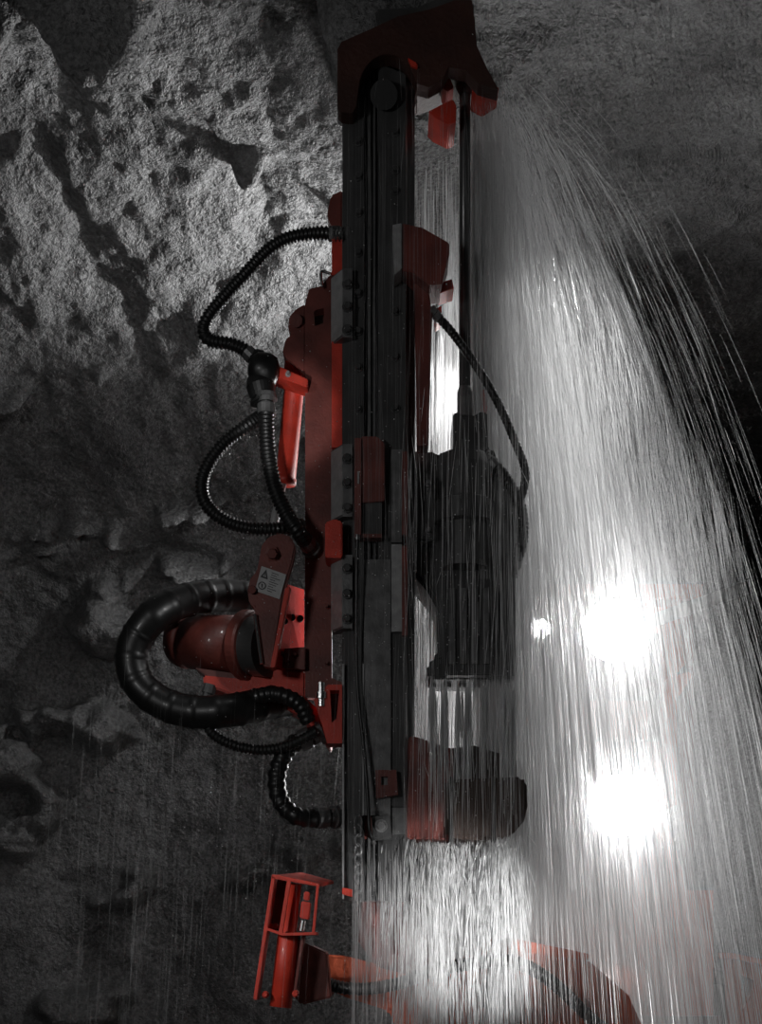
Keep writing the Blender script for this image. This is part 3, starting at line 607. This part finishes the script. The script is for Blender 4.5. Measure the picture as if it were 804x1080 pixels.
# water running down in front of the rail and rock drill
N = 1000
x = np.array(P(362, 0, 4.85).x)+U(0, .62, N)**1.0; y = U(4.7, 4.9, N); z = U(.6, 4.0, N); L = U(.05, .5, N)
dx = rng.normal(0, .006, N)
path = np.stack([np.stack([x+dx*s, y, z-L*s], -1) for s in np.linspace(0, 1, 4)], 1)
strands('front_drips', path, U(.0002, .00055, N), THREAD, 'thin water threads running down in front of the rail and rock drill')
# stream down left of the rod from the head
N = 900
x = U(P(432, 0, 5).x, P(482, 0, 5).x, N); z0 = U(1.9, 4.0, N); L = U(.05, .45, N); y = U(5.2, 5.5, N)
path = np.stack([np.stack([x, y, z0-L*s], -1) for s in np.linspace(0, 1, 4)], 1)
strands('rod_stream', path, U(.0006, .0016, N), WATER, 'pale water streaming between the feed rail and the drill rod')
# bright jet right of the rod
N = 1600
x = P(500, 0, 5.1).x+np.abs(rng.normal(0, .022, N)); z0 = U(2.9, 4.0, N); L = U(.2, .6, N); y = 5.22+rng.normal(0, .04, N)
path = np.stack([np.stack([x+.004*s, y, z0-L*s], -1) for s in np.linspace(0, 1, 5)], 1)
strands('rod_jet', path, U(.0005, .0015, N), FROTH, 'bright white jet of water close against the right of the drill rod')
# curtains pouring off the drill tail and the drum
paths = []; rad = []
for cx in (456, 468, 484, 494, 510, 531, 540):
    n = 46; c = np.array(P(cx, 720, 5.02)); s0 = c+np.stack([rng.normal(0, .006, n), rng.normal(0, .015, n), U(-.05, .02, n)], -1)
    paths.append(ballistic(n, s0, np.stack([rng.normal(0, .03, n), rng.normal(0, .05, n), -U(.3, .8, n)], -1), U(0, .05, n), U(.1, .26, n))); rad += list(U(.001, .003, n))
strands('tail_runs', np.concatenate(paths), np.array(rad), FROTH, 'white runs of water dripping from the bottom edge of the rock drill')
paths = []; rad = []
n = 3000; px = np.where(rng.random(n) < .4, rng.normal(528, 8, n), np.where(rng.random(n) < .6, rng.normal(470, 20, n), U(425, 552, n))); edge = 884+4*np.sin((px-430)/30)
c = np.stack([(px-402)/F*5.05, np.full(n, 5.05), ZC+(HOR-edge)/F*5.05], -1); c[:, 1] += rng.normal(0, .05, n)
v = np.stack([rng.normal(0, .16, n), rng.normal(0, .2, n), -U(.1, .6, n)], -1); t0 = U(0, .3, n)
strands('drum_waterfall', ballistic(n, c, v, t0, t0+U(.02, .1, n)), U(.0008, .0024, n), FROTH, 'dense white waterfall pouring from the drum rim at the foot')
n = 700; px = U(372, 470, n)
c = np.stack([(px-402)/F*4.9, np.full(n, 4.9), ZC+(HOR-U(884, 950, n))/F*4.9], -1)
v = np.stack([rng.normal(0, .02, n), rng.normal(0, .05, n), -U(.5, 1, n)], -1); t0 = U(0, .2, n)
strands('foot_runs', ballistic(n, c, v, t0, t0+U(.03, .12, n)), U(.0004, .001, n), WATER, 'thin water runs below the feed foot bracket')
# sparse rain on the left and lower left
N = 420
x = U(-1.0, 0, N); y = U(4.4, 5.6, N); z = U(.5, 2.2, N); L = U(.05, .4, N)
path = np.stack([np.stack([x-.06*L*s, y, z-L*s], -1) for s in np.linspace(0, 1, 4)], 1)
strands('left_rain', path, U(.0002, .0005, N), THREAD, 'sparse faint rain streaks left of the feed')
# droplets
def drops(name, pts, r, m, label):
    n = len(pts); o6 = np.array([(1, 0, 0), (-1, 0, 0), (0, 1, 0), (0, -1, 0), (0, 0, 1), (0, 0, -1)], float)
    f8 = np.array([(0, 2, 4), (2, 1, 4), (1, 3, 4), (3, 0, 4), (2, 0, 5), (1, 2, 5), (3, 1, 5), (0, 3, 5)])
    V = pts[:, None]+o6[None]*r[:, None, None]; q = (np.arange(n)[:, None, None]*6+f8[None]).reshape(-1, 3)
    me = bpy.data.meshes.new(name); me.vertices.add(n*6); me.vertices.foreach_set('co', V.reshape(-1).astype(np.float32))
    me.loops.add(q.size); me.loops.foreach_set('vertex_index', q.reshape(-1).astype(np.int32))
    me.polygons.add(len(q)); me.polygons.foreach_set('loop_start', (np.arange(len(q))*3).astype(np.int32)); me.update(calc_edges=True)
    return tag(link(name, me, m, None, True), label, 'water', None, 'stuff')
N = 900
pts = np.stack([rng.normal(.05, .3, N), U(4.2, 4.85, N), ZC+rng.normal(1.1, .55, N)], -1)
drops('water_droplets', pts, U(.0008, .0022, N), FROTH, 'tiny white droplets flying in front of the feed')

# mist hanging in the spray, shaped like the fan
def mist_body(name, dens, g, top, base, n=40, label=''):
    bm = B(); rr = []
    for i in range(n):
        t = i/(n-1); z = top[2]+(base[2]-top[2])*t; s = t**.55
        cx = top[0]+(base[0]-top[0])*s; cyy = top[1]+(base[1]-top[1])*s; rx = .02+base[3]*s; ry = .02+base[4]*s
        rr.append([bm.verts.new((cx+rx*math.cos(a), cyy+ry*math.sin(a), z)) for a in np.linspace(0, 2*PI, 37)[:-1]])
    for a, b in zip(rr, rr[1:]):
        for k in range(36): bm.faces.new((a[k], a[(k+1) % 36], b[(k+1) % 36], b[k]))
    bm.faces.new(rr[0][::-1]); bm.faces.new(rr[-1])
    return tag(obj(name, bm, mist(name, dens, g)), label, 'mist', None, 'stuff')
mist_body('spray_mist', .13, .95, (.42, 5.6, 4.15), (.85, 6.6, .3, .62, 1.15), label='bright white mist glowing around the headlamps right of the feed')
mist_body('outer_haze', .08, .55, (.4, 5.7, 4.25), (.85, 6.05, .3, .98, 1.38), label='thin grey haze spreading to the right of the bright spray')
N = 260
x = U(P(425, 0, 4.8).x, P(548, 0, 4.8).x, N); z = U(1.3, 3.0, N); L = U(.05, .5, N); y = U(4.7, 4.9, N)
dx = rng.normal(0, .012, N)
path = np.stack([np.stack([x+dx*q, y, z-L*q], -1) for q in np.linspace(0, 1, 4)], 1)
strands('drill_runs', path, U(.0004, .0011, N), FROTH, 'bright thin water runs falling close in front of the rock drill')
